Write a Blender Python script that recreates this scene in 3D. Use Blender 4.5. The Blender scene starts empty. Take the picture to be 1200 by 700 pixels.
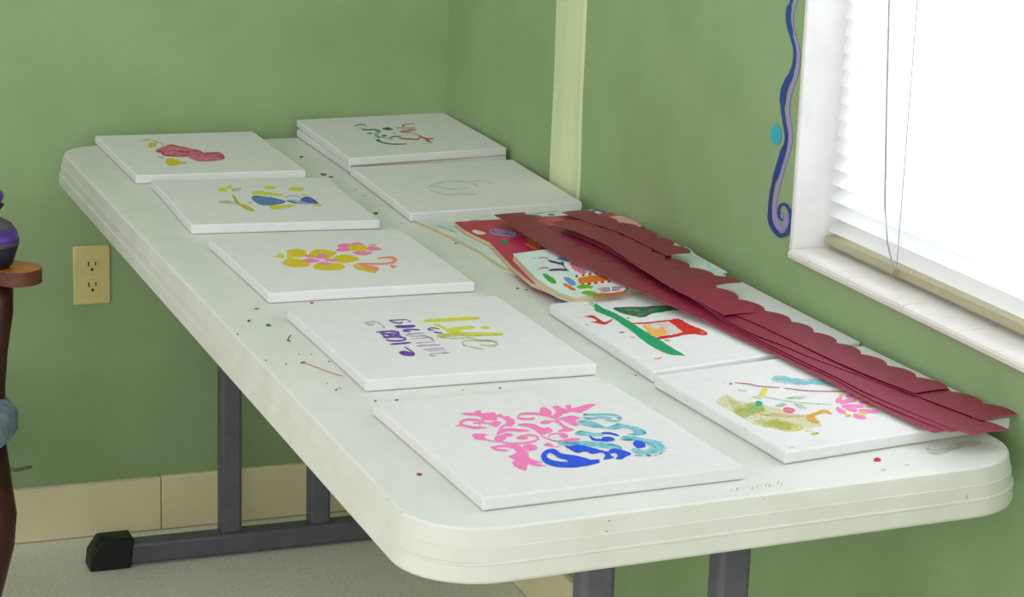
import bpy, bmesh, math, random
import numpy as np
from mathutils import Matrix, Vector
from mathutils.geometry import tessellate_polygon
random.seed(7)
sc = bpy.context.scene
C = sc.collection

# ------------------------------------------------------------------ camera
CAM = np.array([-0.64601544, -1.84684516, 1.45542520])
AY, AP, AR, F = -0.37644115, 1.31513169, 0.03312516, 2623.217
RM = np.array((Matrix.Rotation(AY, 3, 'Z') @ Matrix.Rotation(AP, 3, 'X') @ Matrix.Rotation(AR, 3, 'Z')))
cd = bpy.data.cameras.new('camera'); cam = bpy.data.objects.new('camera', cd); C.objects.link(cam)
cam.matrix_world = Matrix.Translation(Vector(CAM)) @ Matrix(RM.tolist()).to_4x4()
cd.sensor_width = 36; cd.lens = F / 1200 * 36; cd.clip_start = .05
sc.camera = cam
sc.view_settings.view_transform = 'Standard'; sc.view_settings.look = 'None'
sc.view_settings.gamma = 1; sc.view_settings.use_curve_mapping = False
sc.view_settings.exposure = 0.09

# ------------------------------------------------------------------ light
w = bpy.data.worlds.new('world'); sc.world = w; w.use_nodes = True
nt = w.node_tree; bg = nt.nodes['Background']
tc = nt.nodes.new('ShaderNodeTexCoord'); sx = nt.nodes.new('ShaderNodeSeparateXYZ')
rp = nt.nodes.new('ShaderNodeValToRGB')
nt.links.new(tc.outputs['Generated'], sx.inputs[0]); nt.links.new(sx.outputs['X'], rp.inputs[0])
rp.color_ramp.elements[0].position = 0.25; rp.color_ramp.elements[0].color = (.95, .95, .92, 1)   # dim interior side
rp.color_ramp.elements[1].position = 0.6; rp.color_ramp.elements[1].color = (1.22, 1.27, 1.36, 1)    # outdoors side
nt.links.new(rp.outputs[0], bg.inputs[0]); bg.inputs[1].default_value = 0.86

def area(name, loc, target, size, sizey, power, col):
    l = bpy.data.lights.new(name, 'AREA'); l.shape = 'RECTANGLE'; l.size = size; l.size_y = sizey
    l.energy = power; l.color = col
    o = bpy.data.objects.new(name, l); C.objects.link(o); o.location = loc
    o.rotation_euler = (Vector(target) - Vector(loc)).to_track_quat('-Z', 'Y').to_euler()
    return o
area('daylight_outside_window', (1.75, .1, 1.75), (.75, .1, 1.4), 1.6, 1.6, 62, (.93, .97, 1))
area('soft_light_behind', (-1.6, -3.4, 2.1), (.3, .8, .7), 1.8, 1.4, 34, (1, .99, .96))  # soft light from behind the camera, its source out of view

area('side_fill_light', (-2.3, -.7, 1.5), (.3, 1.9, .2), 1.2, 1.2, 13, (1, .98, .93))  # added fill with no lamp behind it, brightens the back wall and floor

# ------------------------------------------------------------------ constants of the place
T, XR, YB = 0.71884, 0.71385, 1.94956      # table top height, right wall, back wall
L, W = 1.918, 0.688                         # table length and width
CT = 0.0143                                 # canvas thickness
WY, WZ = 0.619, 0.8044                      # window opening: left jamb, sill

def ray(x, y): return RM @ np.array([(x - 600) / F, -(y - 350) / F, -1.0])
def at(x, y, ax, v):
    d = ray(x, y); return CAM + d * ((v - CAM[ax]) / d[ax])
def az(x, y, z): return at(x, y, 2, z)

# ------------------------------------------------------------------ materials
def lin(c): return tuple((v/255/12.92) if v/255 <= .04045 else ((v/255+.055)/1.055)**2.4 for v in c) + (1,)
M = {}
def mat(name, col, rough=.6, col2=None, scale=30, lo=.35, hi=.65, bump=0, bscale=200, metal=0, spec=.4, stretch=None, detail=4):
    if name in M: return M[name]
    m = bpy.data.materials.new(name); m.use_nodes = True; n = m.node_tree.nodes; k = m.node_tree.links
    b = n['Principled BSDF']; b.inputs['Base Color'].default_value = lin(col)
    b.inputs['Roughness'].default_value = rough; b.inputs['Metallic'].default_value = metal
    b.inputs['Specular IOR Level'].default_value = spec
    t = n.new('ShaderNodeTexCoord'); mp = n.new('ShaderNodeMapping'); k.new(t.outputs['Object'], mp.inputs[0])
    if stretch: mp.inputs['Scale'].default_value = stretch
    if col2 is None: col2 = tuple(max(0, v - 5) for v in col)
    z = n.new('ShaderNodeTexNoise'); z.inputs['Scale'].default_value = scale; z.inputs['Detail'].default_value = detail
    k.new(mp.outputs[0], z.inputs['Vector'])
    r = n.new('ShaderNodeValToRGB'); r.color_ramp.elements[0].position = lo; r.color_ramp.elements[1].position = hi
    r.color_ramp.elements[0].color = lin(col2); r.color_ramp.elements[1].color = lin(col)
    k.new(z.outputs[0], r.inputs[0]); k.new(r.outputs[0], b.inputs['Base Color'])
    if bump:
        z2 = n.new('ShaderNodeTexNoise'); z2.inputs['Scale'].default_value = bscale; k.new(mp.outputs[0], z2.inputs['Vector'])
        bp = n.new('ShaderNodeBump'); bp.inputs['Strength'].default_value = bump; bp.inputs['Distance'].default_value = .002
        k.new(z2.outputs[0], bp.inputs['Height']); k.new(bp.outputs[0], b.inputs['Normal'])
    M[name] = m; return m
def paint(col, col2=None, scale=220, lo=.35, hi=.6):
    nm = 'paint_%02x%02x%02x' % tuple(col) + ('' if col2 is None else '_%02x%02x%02x' % tuple(col2))
    return mat(nm, col, .55, col2 or tuple(min(255, int(v * .93)) for v in col), scale, lo, hi)

def wash(c, lo, hi, a0, a1, sc_=110):
    nm = 'wash_%02x%02x%02x_%d' % (tuple(c) + (int(a1*100),))
    if nm in M: return M[nm]
    m = mat(nm, c, .6, tuple(int(v*.94) for v in c), 200)
    n = m.node_tree.nodes; k = m.node_tree.links; b = n['Principled BSDF']
    t = n.new('ShaderNodeTexCoord'); z = n.new('ShaderNodeTexNoise'); z.inputs['Scale'].default_value = sc_; z.inputs['Detail'].default_value = 5
    z.inputs['Roughness'].default_value = .65
    r = n.new('ShaderNodeMapRange'); r.inputs['From Min'].default_value = lo; r.inputs['From Max'].default_value = hi
    r.inputs['To Min'].default_value = a0; r.inputs['To Max'].default_value = a1
    k.new(t.outputs['Object'], z.inputs['Vector']); k.new(z.outputs[0], r.inputs['Value']); k.new(r.outputs[0], b.inputs['Alpha'])
    return m
wp = lambda c: wash(c, .3, .6, .72, 1.0)        # watery acrylic
soft = lambda c: wash(c, .3, .68, .16, .58)     # thin washed-out colour

m_wall = mat('wall_green', (149, 174, 129), .75, (141, 167, 120), 9, .35, .65, .12, 260)
m_white = mat('painted_white_wood', (232, 233, 232), .5, (224, 225, 224), 20)
m_tile = mat('sill_tile_white', (236, 234, 230), .3, (226, 222, 216), 14)
m_grout = mat('sill_grout', (200, 196, 186), .8)
m_base = mat('baseboard_beige', (238, 229, 190), .5, (230, 221, 180), 8)
m_strip = mat('trim_pale_green', (224, 234, 192), .55, (206, 220, 174), 30, .3, .7, .1, 90, stretch=(1, 1, .08))
m_floor = mat('floor_tile', (240, 241, 228), .45, (220, 223, 206), 150, .35, .6)
m_plastic = mat('table_plastic', (221, 224, 220), .42, (212, 216, 210), 12, .3, .7, .10, 500)
m_plside = mat('table_plastic_edge', (216, 216, 208), .5, (206, 206, 196), 14, .3, .7, .05, 300)
m_canvas = mat('gessoed_canvas', (224, 225, 225), .7, (219, 220, 221), 60, .3, .7, .15, 900)
m_steel = mat('grey_powder_steel', (98, 98, 108), .38, (90, 90, 100), 40, metal=.1)
m_rubber = mat('black_rubber', (22, 22, 24), .5)
m_ivory = mat('ivory_plastic', (214, 203, 138), .4, (208, 196, 130), 30)
m_dark = mat('dark_slot', (25, 22, 18), .6)
m_maroon = mat('maroon_border_card', (140, 24, 62), .45, (127, 20, 54), 90, .35, .65, .25, 500, spec=.5)
m_mback = mat('border_card_back', (196, 176, 160), .8)
m_pages = mat('book_pages', (205, 196, 158), .8, (178, 168, 132), 90, .35, .65, stretch=(.15, .15, 12))
m_slat0 = None

# ------------------------------------------------------------------ mesh helpers
def mesh_obj(name, verts, faces, mats, parent=None, fmat=None, smooth=False, bevel=0, seg=2):
    off = Vector(parent.location) if parent is not None else Vector((0, 0, 0))
    if parent is not None and parent.parent is not None: off = off + Vector(parent.parent.location)
    me = bpy.data.meshes.new(name)
    me.from_pydata([tuple(Vector(tuple(float(q) for q in v)) - off) for v in verts], [], faces)
    for m in (mats if isinstance(mats, (list, tuple)) else [mats]): me.materials.append(m)
    if fmat:
        for p, i in zip(me.polygons, fmat): p.material_index = i
    if smooth:
        for p in me.polygons: p.use_smooth = True
    me.validate(); me.update()
    o = bpy.data.objects.new(name, me); C.objects.link(o)
    if parent is not None: o.parent = parent
    if bevel:
        b = o.modifiers.new('bevel', 'BEVEL'); b.width = bevel; b.segments = seg; b.limit_method = 'ANGLE'; b.angle_limit = .6
        for p in me.polygons: p.use_smooth = True
        try: me.set_sharp_from_angle(angle=1.2)
        except Exception: pass
    return o
def tag(o, label=None, cat=None, group=None, kind=None):
    if label: o['label'] = label
    if cat: o['category'] = cat
    if group: o['group'] = group
    if kind: o['kind'] = kind
    return o
def thing(name, loc, label, cat, group=None):
    o = bpy.data.objects.new(name, None); C.objects.link(o); o.location = tuple(float(v) for v in loc)
    o.empty_display_size = .03
    return tag(o, label, cat, group)
class MB:
    def __init__(s): s.v = []; s.f = []; s.m = []
    def add(s, v, f, mi=0):
        b = len(s.v); s.v += [tuple(float(q) for q in x) for x in v]; s.f += [tuple(i + b for i in q) for q in f]; s.m += [mi] * len(f); return s
    def box(s, a, b, mi=0):
        x0, y0, z0 = a; x1, y1, z1 = b
        v = [(x0,y0,z0),(x1,y0,z0),(x1,y1,z0),(x0,y1,z0),(x0,y0,z1),(x1,y0,z1),(x1,y1,z1),(x0,y1,z1)]
        return s.add(v, [(0,3,2,1),(4,5,6,7),(0,1,5,4),(1,2,6,5),(2,3,7,6),(3,0,4,7)], mi)
    def prism(s, poly, z0, z1, mi=0, sidem=None):
        # poly: list of (x,y) ; z0/z1 may be functions
        n = len(poly); fz0 = z0 if callable(z0) else (lambda x, y: z0); fz1 = z1 if callable(z1) else (lambda x, y: z1)
        area2 = sum(poly[i][0]*poly[(i+1)%n][1]-poly[(i+1)%n][0]*poly[i][1] for i in range(n))
        if area2 < 0: poly = poly[::-1]
        v = [(x, y, fz0(x, y)) for x, y in poly] + [(x, y, fz1(x, y)) for x, y in poly]
        tri = tessellate_polygon([[Vector((x, y, 0)) for x, y in poly]])
        top = []; bot = []
        for t in tri:
            a, b, c = t
            ar = (poly[b][0]-poly[a][0])*(poly[c][1]-poly[a][1])-(poly[c][0]-poly[a][0])*(poly[b][1]-poly[a][1])
            if ar < 0: a, b, c = a, c, b
            top.append((a+n, b+n, c+n)); bot.append((a, c, b))
        s.add(v, top + bot, mi)
        b0 = len(s.v) - 2*n
        for i in range(n):
            j = (i+1) % n; s.f.append((b0+i, b0+j, b0+j+n, b0+i+n)); s.m.append(mi if sidem is None else sidem)
        return s
    def tube(s, pts, rad, seg=12, mi=0, cap=True, flat=1):
        pts = [Vector(p) for p in pts]; n = len(pts); b = len(s.v)
        rads = rad if isinstance(rad, (list, tuple)) else [rad]*n
        up = Vector((0, 0, 1))
        for i, p in enumerate(pts):
            d = (pts[min(i+1, n-1)] - pts[max(i-1, 0)]).normalized()
            u = d.cross(up) if abs(d.dot(up)) < .95 else d.cross(Vector((0, 1, 0)))
            u.normalize(); v = u.cross(d).normalized()
            for k in range(seg):
                a = 2*math.pi*k/seg
                q = p + u*math.cos(a)*rads[i] + v*math.sin(a)*rads[i]*flat
                s.v.append(tuple(q))
        for i in range(n-1):
            for k in range(seg):
                k2 = (k+1) % seg
                s.f.append((b+i*seg+k, b+i*seg+k2, b+(i+1)*seg+k2, b+(i+1)*seg+k)); s.m.append(mi)
        if cap:
            s.f.append(tuple(b+k for k in range(seg))[::-1]); s.m.append(mi)
            s.f.append(tuple(b+(n-1)*seg+k for k in range(seg))); s.m.append(mi)
        return s
    def lathe(s, prof, c, seg=24, mi=0, sx=1, sy=1):
        b = len(s.v); n = len(prof)
        for r, z in prof:
            for k in range(seg):
                a = 2*math.pi*k/seg; s.v.append((c[0]+r*sx*math.cos(a), c[1]+r*sy*math.sin(a), c[2]+z))
        for i in range(n-1):
            for k in range(seg):
                k2 = (k+1) % seg; s.f.append((b+i*seg+k, b+i*seg+k2, b+(i+1)*seg+k2, b+(i+1)*seg+k)); s.m.append(mi)
        s.f.append(tuple(b+k for k in range(seg))[::-1]); s.m.append(mi)
        s.f.append(tuple(b+(n-1)*seg+k for k in range(seg))); s.m.append(mi)
        return s
    def build(s, name, mats, parent=None, **kw):
        return mesh_obj(name, s.v, s.f, mats, parent, fmat=s.m, **kw)

def catmull(pts, closed=True, sub=4):
    n = len(pts); out = []
    rng = range(n) if closed else range(n-1)
    for i in rng:
        if closed: p0, p1, p2, p3 = pts[(i-1) % n], pts[i], pts[(i+1) % n], pts[(i+2) % n]
        else: p0, p1, p2, p3 = pts[max(i-1, 0)], pts[i], pts[i+1], pts[min(i+2, n-1)]
        for k in range(sub):
            t = k/sub
            out.append(tuple(.5*((2*p1[a]) + (-p0[a]+p2[a])*t + (2*p0[a]-5*p1[a]+4*p2[a]-p3[a])*t*t + (-p0[a]+3*p1[a]-3*p2[a]+p3[a])*t**3) for a in (0, 1)))
    if not closed: out.append(tuple(pts[-1]))
    return out
def ribbon(pts, wd, sub=5):
    c = catmull(pts, False, sub) if len(pts) > 2 else [(pts[0][0]+(pts[1][0]-pts[0][0])*t/6, pts[0][1]+(pts[1][1]-pts[0][1])*t/6) for t in range(7)]
    n = len(c); Lf = []; Rt = []
    for i, p in enumerate(c):
        a = c[max(i-1, 0)]; b = c[min(i+1, n-1)]; d = (b[0]-a[0], b[1]-a[1]); l = math.hypot(*d) or 1
        e = i/(n-1); h = wd/2 * (min(1, .55+2.2*min(e, 1-e)))
        nx, ny = -d[1]/l*h, d[0]/l*h
        Lf.append((p[0]+nx, p[1]+ny)); Rt.append((p[0]-nx, p[1]-ny))
    return c, Lf, Rt

# A painted design is traced in the pixels of a crop (ox, oy, scale) and laid on a real plane.
# shape: ('P', colour key, points)  filled blob;   ('S', colour key, points, width)  brush stroke
class Design:
    def __init__(s, unproj, step=.000007, base=.00012):
        s.mb = MB(); s.u = unproj; s.k = 0; s.mats = []; s.step = step; s.base = base
    def mi(s, m):
        if m not in s.mats: s.mats.append(m)
        return s.mats.index(m)
    def shape(s, crop, sh):
        ox, oy, q = crop; s.k += 1; lift = s.base + s.k*s.step
        tr = lambda p: s.u(ox+p[0]/q, oy+p[1]/q, lift)
        i = s.mi(sh[1])
        if sh[0] == 'P':
            c = catmull(sh[2], True, 5)
            jt = .42*q; c = [(x+random.uniform(-jt, jt), y+random.uniform(-jt, jt)*.7) for x, y in c]
            tri = tessellate_polygon([[Vector((x, y, 0)) for x, y in c]])
            s.mb.add([tr(p) for p in c], [tuple(t) for t in tri], i)
        elif sh[0] == 'Q':
            c = sh[2]; tri = tessellate_polygon([[Vector((x, y, 0)) for x, y in c]])
            s.mb.add([tr(p) for p in c], [tuple(t) for t in tri], i)
        else:
            c, Lf, Rt = ribbon(sh[2], sh[3])
            n = len(c); s.mb.add([tr(p) for p in Lf] + [tr(p) for p in Rt], [(j, j+1, n+j+1, n+j) for j in range(n-1)], i)
    def add(s, crop, shapes):
        for sh in shapes: s.shape(crop, sh)
        return s
    def flush(s, name, parent, label=None):
        fs = []
        for f in s.mb.f:      # face normals towards the open side
            fs.append(f)
        o = mesh_obj(name, s.mb.v, fs, s.mats, parent, fmat=s.mb.m)
        if label: o['label'] = label
        return o
def uz(z): return lambda x, y, l: az(x, y, z + l)
def ux(X): return lambda x, y, l: at(x, y, 0, X - l)
def uy(Y): return lambda x, y, l: at(x, y, 1, Y - l)
print('helpers ready')

# ------------------------------------------------------------------ the room
b = MB().box((-2.6, -1.2, -.05), (XR, YB, 0)); f = b.build('floor', m_floor); tag(f, kind='structure')
b = MB().box((-2.6, YB, -.05), (XR+.16, YB+.12, 2.6))
ds = Design(uy(YB), base=.0006); ds.shape((0, 0, 1), ('S', wash((70, 78, 60), .3, .6, .15, .5), [(2, 548), (18, 551), (30, 549), (38, 547)], 4.5))
b.add(ds.mb.v, ds.mb.f, 1)
o = b.build('wall_back', [m_wall] + ds.mats); tag(o, kind='structure')
Y0, Z1, WT = -.55, 1.95, .16
b = MB()
b.box((XR, WY, -.05), (XR+WT, YB, 2.6)); b.box((XR, -1.2, -.05), (XR+WT, Y0, 2.6))
b.box((XR, Y0, -.05), (XR+WT, WY, WZ-.008)); b.box((XR, Y0, Z1), (XR+WT, WY, 2.6))
o = b.build('wall_right', m_wall); tag(o, kind='structure')
# baseboards
b = MB().box((-2.6, YB-.013, .001), (.180, YB, .101)).box((.1815, YB-.013, .001), (XR-.001, YB, .102))
o = b.build('baseboard_back', m_base, bevel=.002); tag(o, kind='structure')
b = MB().box((XR-.013, -1.2, .001), (XR, YB-.014, .098)); o = b.build('baseboard_right', m_base, bevel=.002); tag(o, kind='structure')
# pale painted batten on right wall, edges slightly wavy
b = MB(); n = 40; vs = []; fs = []
ya, yb = 1.4335, 1.3200
for i in range(n+1):
    z = .1 + (2.5-.1)*i/n
    wl = .0018*math.sin(i*1.3)+.0012*math.sin(i*.6+1); wr = .0018*math.sin(i*.9+2)+.001*math.sin(i*2.1)
    vs += [(XR-.0001, ya+wl, z), (XR-.005, ya+wl-.002, z), (XR-.005, yb+wr+.002, z), (XR-.0001, yb+wr, z)]
for i in range(n):
    for k in range(3): a = i*4+k; fs.append((a, a+4, a+5, a+1))
o = mesh_obj('trim_1', vs, fs, m_strip); tag(o, kind='structure')

# window: jamb lining, sill tiles, frame, pane
win = bpy.data.objects.new('window_1', None); C.objects.link(win); win.location = (XR+.05, .03, WZ); tag(win, kind='structure')
b = MB().box((XR-.003, WY-.0015, WZ-.012), (XR+WT-.02, WY+.007, Z1+.004))
b.box((XR-.003, Y0-.007, WZ-.012), (XR+WT-.02, Y0+.0015, Z1+.004)).box((XR-.003, Y0, Z1-.002), (XR+WT-.02, WY, Z1+.007))
b.build('window_jamb', m_white, win, bevel=.002)
b = MB().box((XR-.004, Y0+.002, WZ-.010), (XR+WT-.02, WY-.002, WZ-.0025))
b.build('sill_grout', m_grout, win)
b = MB(); ys = [WY-.0022, .563, .464, .333, .216, .08, -.05, -.18, -.31, -.44, Y0+.003]
for i in range(len(ys)-1):
    # each tile has a rounded bull-nose front lip
    y1, y0 = ys[i]-.0008, ys[i+1]+.0008; t = random.uniform(-.0006, .0006); tl = random.uniform(-.0008, .0008)
    pr = [(XR-.0085, WZ-.011), (XR-.0095, WZ-.006), (XR-.008, WZ-.002+t), (XR-.003, WZ+t), (XR+.052, WZ+t+tl)]
    vs = [(x, y1, z) for x, z in pr] + [(x, y0, z) for x, z in pr]
    vs += [(XR+.052, y1, WZ-.006), (XR+.052, y0, WZ-.006), (XR-.002, y1, WZ-.011), (XR-.002, y0, WZ-.011)]
    fs = [(k, k+1, k+6, k+5) for k in range(4)] + [(4, 10, 11, 9), (0, 5, 13, 12), (12, 13, 11, 10), (0, 12, 10, 4, 3, 2, 1), (5, 6, 7, 8, 9, 11, 13)]
    b.add(vs, fs)
    # second row of tiles behind
    b.box((XR+.0535, y0, WZ-.006), (XR+WT-.022, y1, WZ+t))
b.build('window_sill', m_tile, win)
b = MB(); fx0, fx1 = XR+.085, XR+.115
b.box((fx0, WY-.035, WZ+.001), (fx1, WY-.002, Z1-.003)).box((fx0, Y0+.002, WZ+.001), (fx1, Y0+.035, Z1-.003))
b.box((fx0, Y0+.035, WZ+.001), (fx1, WY-.035, WZ+.03)).box((fx0, Y0+.035, Z1-.035), (fx1, WY-.035, Z1-.003)).box((fx0, Y0+.035, 1.36), (fx1, WY-.035, 1.39))
b.build('window_frame', m_white, win, bevel=.002)
g = bpy.data.materials.new('window_glass'); g.use_nodes = True; n = g.node_tree.nodes; k = g.node_tree.links
n.remove(n['Principled BSDF']); t_ = n.new('ShaderNodeBsdfTransparent'); gl = n.new('ShaderNodeBsdfGlossy'); gl.inputs['Roughness'].default_value = .02
fr = n.new('ShaderNodeFresnel'); fr.inputs[0].default_value = 1.45; mx = n.new('ShaderNodeMixShader')
k.new(fr.outputs[0], mx.inputs[0]); k.new(t_.outputs[0], mx.inputs[1]); k.new(gl.outputs[0], mx.inputs[2]); k.new(mx.outputs[0], n['Material Output'].inputs[0])
MB().box((XR+.097, Y0+.03, WZ+.025), (XR+.101, WY-.03, Z1-.03)).build('window_pane', g, win)

# ------------------------------------------------------------------ venetian blind
def slat_material():
    m = bpy.data.materials.new('blind_slat_white'); m.use_nodes = True; n = m.node_tree.nodes; k = m.node_tree.links
    b = n['Principled BSDF']; b.inputs['Base Color'].default_value = (.86, .87, .88, 1); b.inputs['Roughness'].default_value = .45
    tz = n.new('ShaderNodeTexCoord'); nz = n.new('ShaderNodeTexNoise'); nz.inputs['Scale'].default_value = 6
    r = n.new('ShaderNodeValToRGB'); r.color_ramp.elements[0].color = (.85, .86, .87, 1); r.color_ramp.elements[1].color = (.9, .9, .91, 1)
    k.new(tz.outputs['Object'], nz.inputs['Vector']); k.new(nz.outputs[0], r.inputs[0]); k.new(r.outputs[0], b.inputs['Base Color'])
    tr = n.new('ShaderNodeBsdfTranslucent'); tr.inputs[0].default_value = (.95, .96, .98, 1)
    mx = n.new('ShaderNodeMixShader'); mx.inputs[0].default_value = .5
    k.new(b.outputs[0], mx.inputs[1]); k.new(tr.outputs[0], mx.inputs[2]); k.new(mx.outputs[0], n['Material Output'].inputs[0])
    return m
m_slat = slat_material()
m_rail = mat('blind_rail', (176, 170, 140), .45)
m_cord = mat('blind_cord', (150, 152, 170), .7)
bx = XR + .052
bl = thing('venetian_blind', (bx, .03, WZ+.012), 'white slatted window blind glowing with daylight above the tiled sill', 'window blind')
b0y, b1y = Y0+.006, WY-.006
MB().box((bx-.0115, b0y, WZ+.0055), (bx+.0115, b1y, WZ+.0165)).build('bottom_rail', m_rail, bl, bevel=.002)
MB().box((bx-.014, b0y, Z1-.035), (bx+.014, b1y, Z1-.004)).build('head_rail', m_white, bl, bevel=.002)
z = WZ + .030; i = 0; slat_me = {}
while z < Z1 - .045:
    # the lowest slats hang a little more open
    ang = math.radians(76 if i > 4 else 30 + i*8)
    b = MB(); vs = []
    for y in (b0y+.001, b1y-.001):
        for j in range(5):
            s_ = (j/4-.5)*.025; bow = .0016*(1-(2*j/4-1)**2)
            vs.append((bx + s_*math.cos(ang) - bow*math.sin(ang), y, z + s_*math.sin(ang) + bow*math.cos(ang)))
    fs = [(j, j+1, j+6, j+5) for j in range(4)]
    mesh_obj('slat', vs, fs, m_slat, bl, smooth=True)
    z += .0212; i += 1
for y in (.43, -.35):
    MB().tube([(bx-.0135, y, WZ+.01), (bx-.0135, y, Z1-.03)], .0006, 6).build('ladder_cord', m_cord, bl)
    MB().tube([(bx+.0135, y, WZ+.01), (bx+.0135, y, Z1-.03)], .0006, 6).build('ladder_cord', m_cord, bl)
xc = bx-.020
pp = [at(1045, -200, 0, xc), at(1043, -80, 0, xc), at(1042, 0, 0, xc), at(1039, 120, 0, xc), at(1037, 240, 0, xc), at(1040, 285, 0, xc), at(1045, 305, 0, xc), at(1050, 316, 0, xc)]
pp = [Vector((p[0], p[1], p[2])) for p in pp]; pp.insert(0, Vector((bx-.0145, pp[0].y, Z1-.02)))
pc = MB().tube(pp, .0011, 8).build('pull_cord', m_cord, bl)
e = pp[-1]
MB().lathe([(.0012, 0), (.0028, -.002), (.0034, -.009), (.001, -.011)], (e.x, e.y, e.z+.002), 12).build('tassel', mat('tassel_tan', (150, 130, 98), .6), bl)

# ------------------------------------------------------------------ wall decals
m_navy = mat('vinyl_blue', (44, 62, 140), .5, (40, 78, 150), 12, .4, .6); m_lav = mat('vinyl_lavender', (160, 150, 200), .5); m_teal = mat('vinyl_teal', (60, 176, 200), .5)
k_ = (860, 0, 3.53)
dec = thing('wall_sticker', at(920, 150, 0, XR), 'wavy navy and lavender vine sticker ending in a curl beside the window', 'wall sticker')
d = Design(ux(XR), base=.0006, step=.0002)
lav_line = [(252,-60),(262,-20),(248,30),(238,80),(246,140),(262,200),(266,250),(256,310),(236,370),(222,430),(226,500),(234,560),(226,620),(204,690),(186,760),(172,820),(166,880),(178,930),(200,945),(214,925),(216,895),(204,880),(196,895),(200,905)]
d.shape(k_, ('S', m_lav, lav_line, 17)); d.shape(k_, ('S', m_lav, [(168,860),(172,915),(192,945),(212,930),(217,895)], 24))
d.flush('lavender_band', dec, 'lavender inner band of the vine')
d = Design(ux(XR), base=.0012, step=.0002)
navy_line = [(238,-60),(244,-20),(228,30),(224,80),(234,140),(250,200),(248,260),(228,320),(206,370),(198,430),(206,500),(216,560),(208,620),(186,690),(162,760),(150,830),(147,890),(158,940),(188,976),(218,965),(236,925),(232,880),(216,850),(198,846),(187,860),(186,885),(192,906),(204,912)]
d.shape(k_, ('S', m_navy, navy_line, 13)); d.shape(k_, ('S', m_navy, [(228,20),(224,80),(238,150)], 20)); d.shape(k_, ('S', m_navy, [(240,300),(206,370),(200,440)], 24)); d.shape(k_, ('S', m_navy, [(210,600),(184,690),(164,750)], 22))
d.shape(k_, ('S', m_navy, [(148,850),(150,920),(188,974),(226,955),(238,900)], 17))
d.flush('navy_band', dec, 'navy blue outer band of the vine')
d = Design(ux(XR), base=.0008)
d.shape(k_, ('P', m_teal, [(174,514),(192,530),(196,560),(190,590),(176,602),(160,590),(153,560),(158,528)]))
o = d.flush('dot_sticker', None); tag(o, 'small teal oval dot sticker on the green wall beside the wavy vine', 'wall sticker')

# ------------------------------------------------------------------ wall outlet
oc = (at(87,288,1,YB)+at(127,355,1,YB))/2
ol = thing('wall_outlet', (oc[0], YB, oc[2]), 'ivory double electrical outlet on the green back wall left of the table', 'electrical outlet')
cx, cz = float(oc[0]), float(oc[2]); hw, hh = .0325, .053
MB().box((cx-hw, YB-.0055, cz-hh), (cx+hw, YB, cz+hh)).build('cover_plate', m_ivory, ol, bevel=.003, seg=3)
for s_ in (1, -1):
    zz = cz + s_*.0185 - .001
    prof = []
    for k in range(24):
        a = 2*math.pi*k/24; prof.append((cx+max(-.0125, min(.0125, .0155*math.cos(a))), zz+.0125*math.sin(a)))
    v = [(x, YB-.0052, q) for x, q in prof] + [(x, YB-.0075, q) for x, q in prof]
    r_ = mesh_obj('receptacle', v, [tuple(range(24, 48))] + [(i, (i+1)%24, 24+(i+1)%24, 24+i) for i in range(24)], m_ivory, ol)
    b = MB(); b.box((cx-.0072, YB-.0082, zz-.001), (cx-.0052, YB-.0074, zz+.0075)).box((cx+.0052, YB-.0082, zz), (cx+.0070, YB-.0074, zz+.0070))
    b.tube([(cx, YB-.0074, zz-.0068), (cx, YB-.0082, zz-.0068)], .0024, 12)
    b.build('socket_holes', m_dark, ol)
MB().tube([(cx, YB-.005, cz-.001), (cx, YB-.0068, cz-.001)], .0025, 12).build('screw', m_ivory, ol)

# ------------------------------------------------------------------ folding table
tb = thing('folding_table', (W/2, L/2, 0), 'long off-white plastic folding table with grey steel legs and paint spatters', 'table')
def rrect(off, R=.078, seg=10, x0=0, x1=W, y0=0, y1=L):
    R = R + off; out = []
    for cx_, cy_, a0 in ((x1-R+off, y1-R+off, 0), (x0+R-off, y1-R+off, 90), (x0+R-off, y0+R-off, 180), (x1-R+off, y0+R-off, 270)):
        for k in range(seg+1):
            a = math.radians(a0+90*k/seg); out.append((cx_+R*math.cos(a), cy_+R*math.sin(a)))
    return [(x, y + (-.016+.05*x)*max(0, 1-y/.6)) for x, y in out]
lev = [(-.006, 0), (-.0025, -.0005), (-.0005, -.0025), (.0006, -.006), (.0032, -.0185), (.0041, -.0192), (.0052, -.0325), (.0072, -.0334), (.0076, -.0346), (.0066, -.0356), (.0078, -.0460), (.0080, -.0505), (.0066, -.0530), (.003, -.0540), (-.006, -.0540), (-.009, -.03)]
vs = []; fs = []; fm = []
for off, dz in lev: vs += [(x, y, T+dz) for x, y in rrect(off)]
n = 44
for i in range(len(lev)-1):
    for k in range(n):
        k2 = (k+1) % n; fs.append((i*n+k, (i+1)*n+k, (i+1)*n+k2, i*n+k2)); fm.append(0 if i < 2 else 1)
fs.append(tuple(range(n))); fm.append(0); fs.append(tuple((len(lev)-1)*n+k for k in range(n))[::-1]); fm.append(1)
tt = MB(); tt.v = vs; tt.f = fs; tt.m = fm
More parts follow.
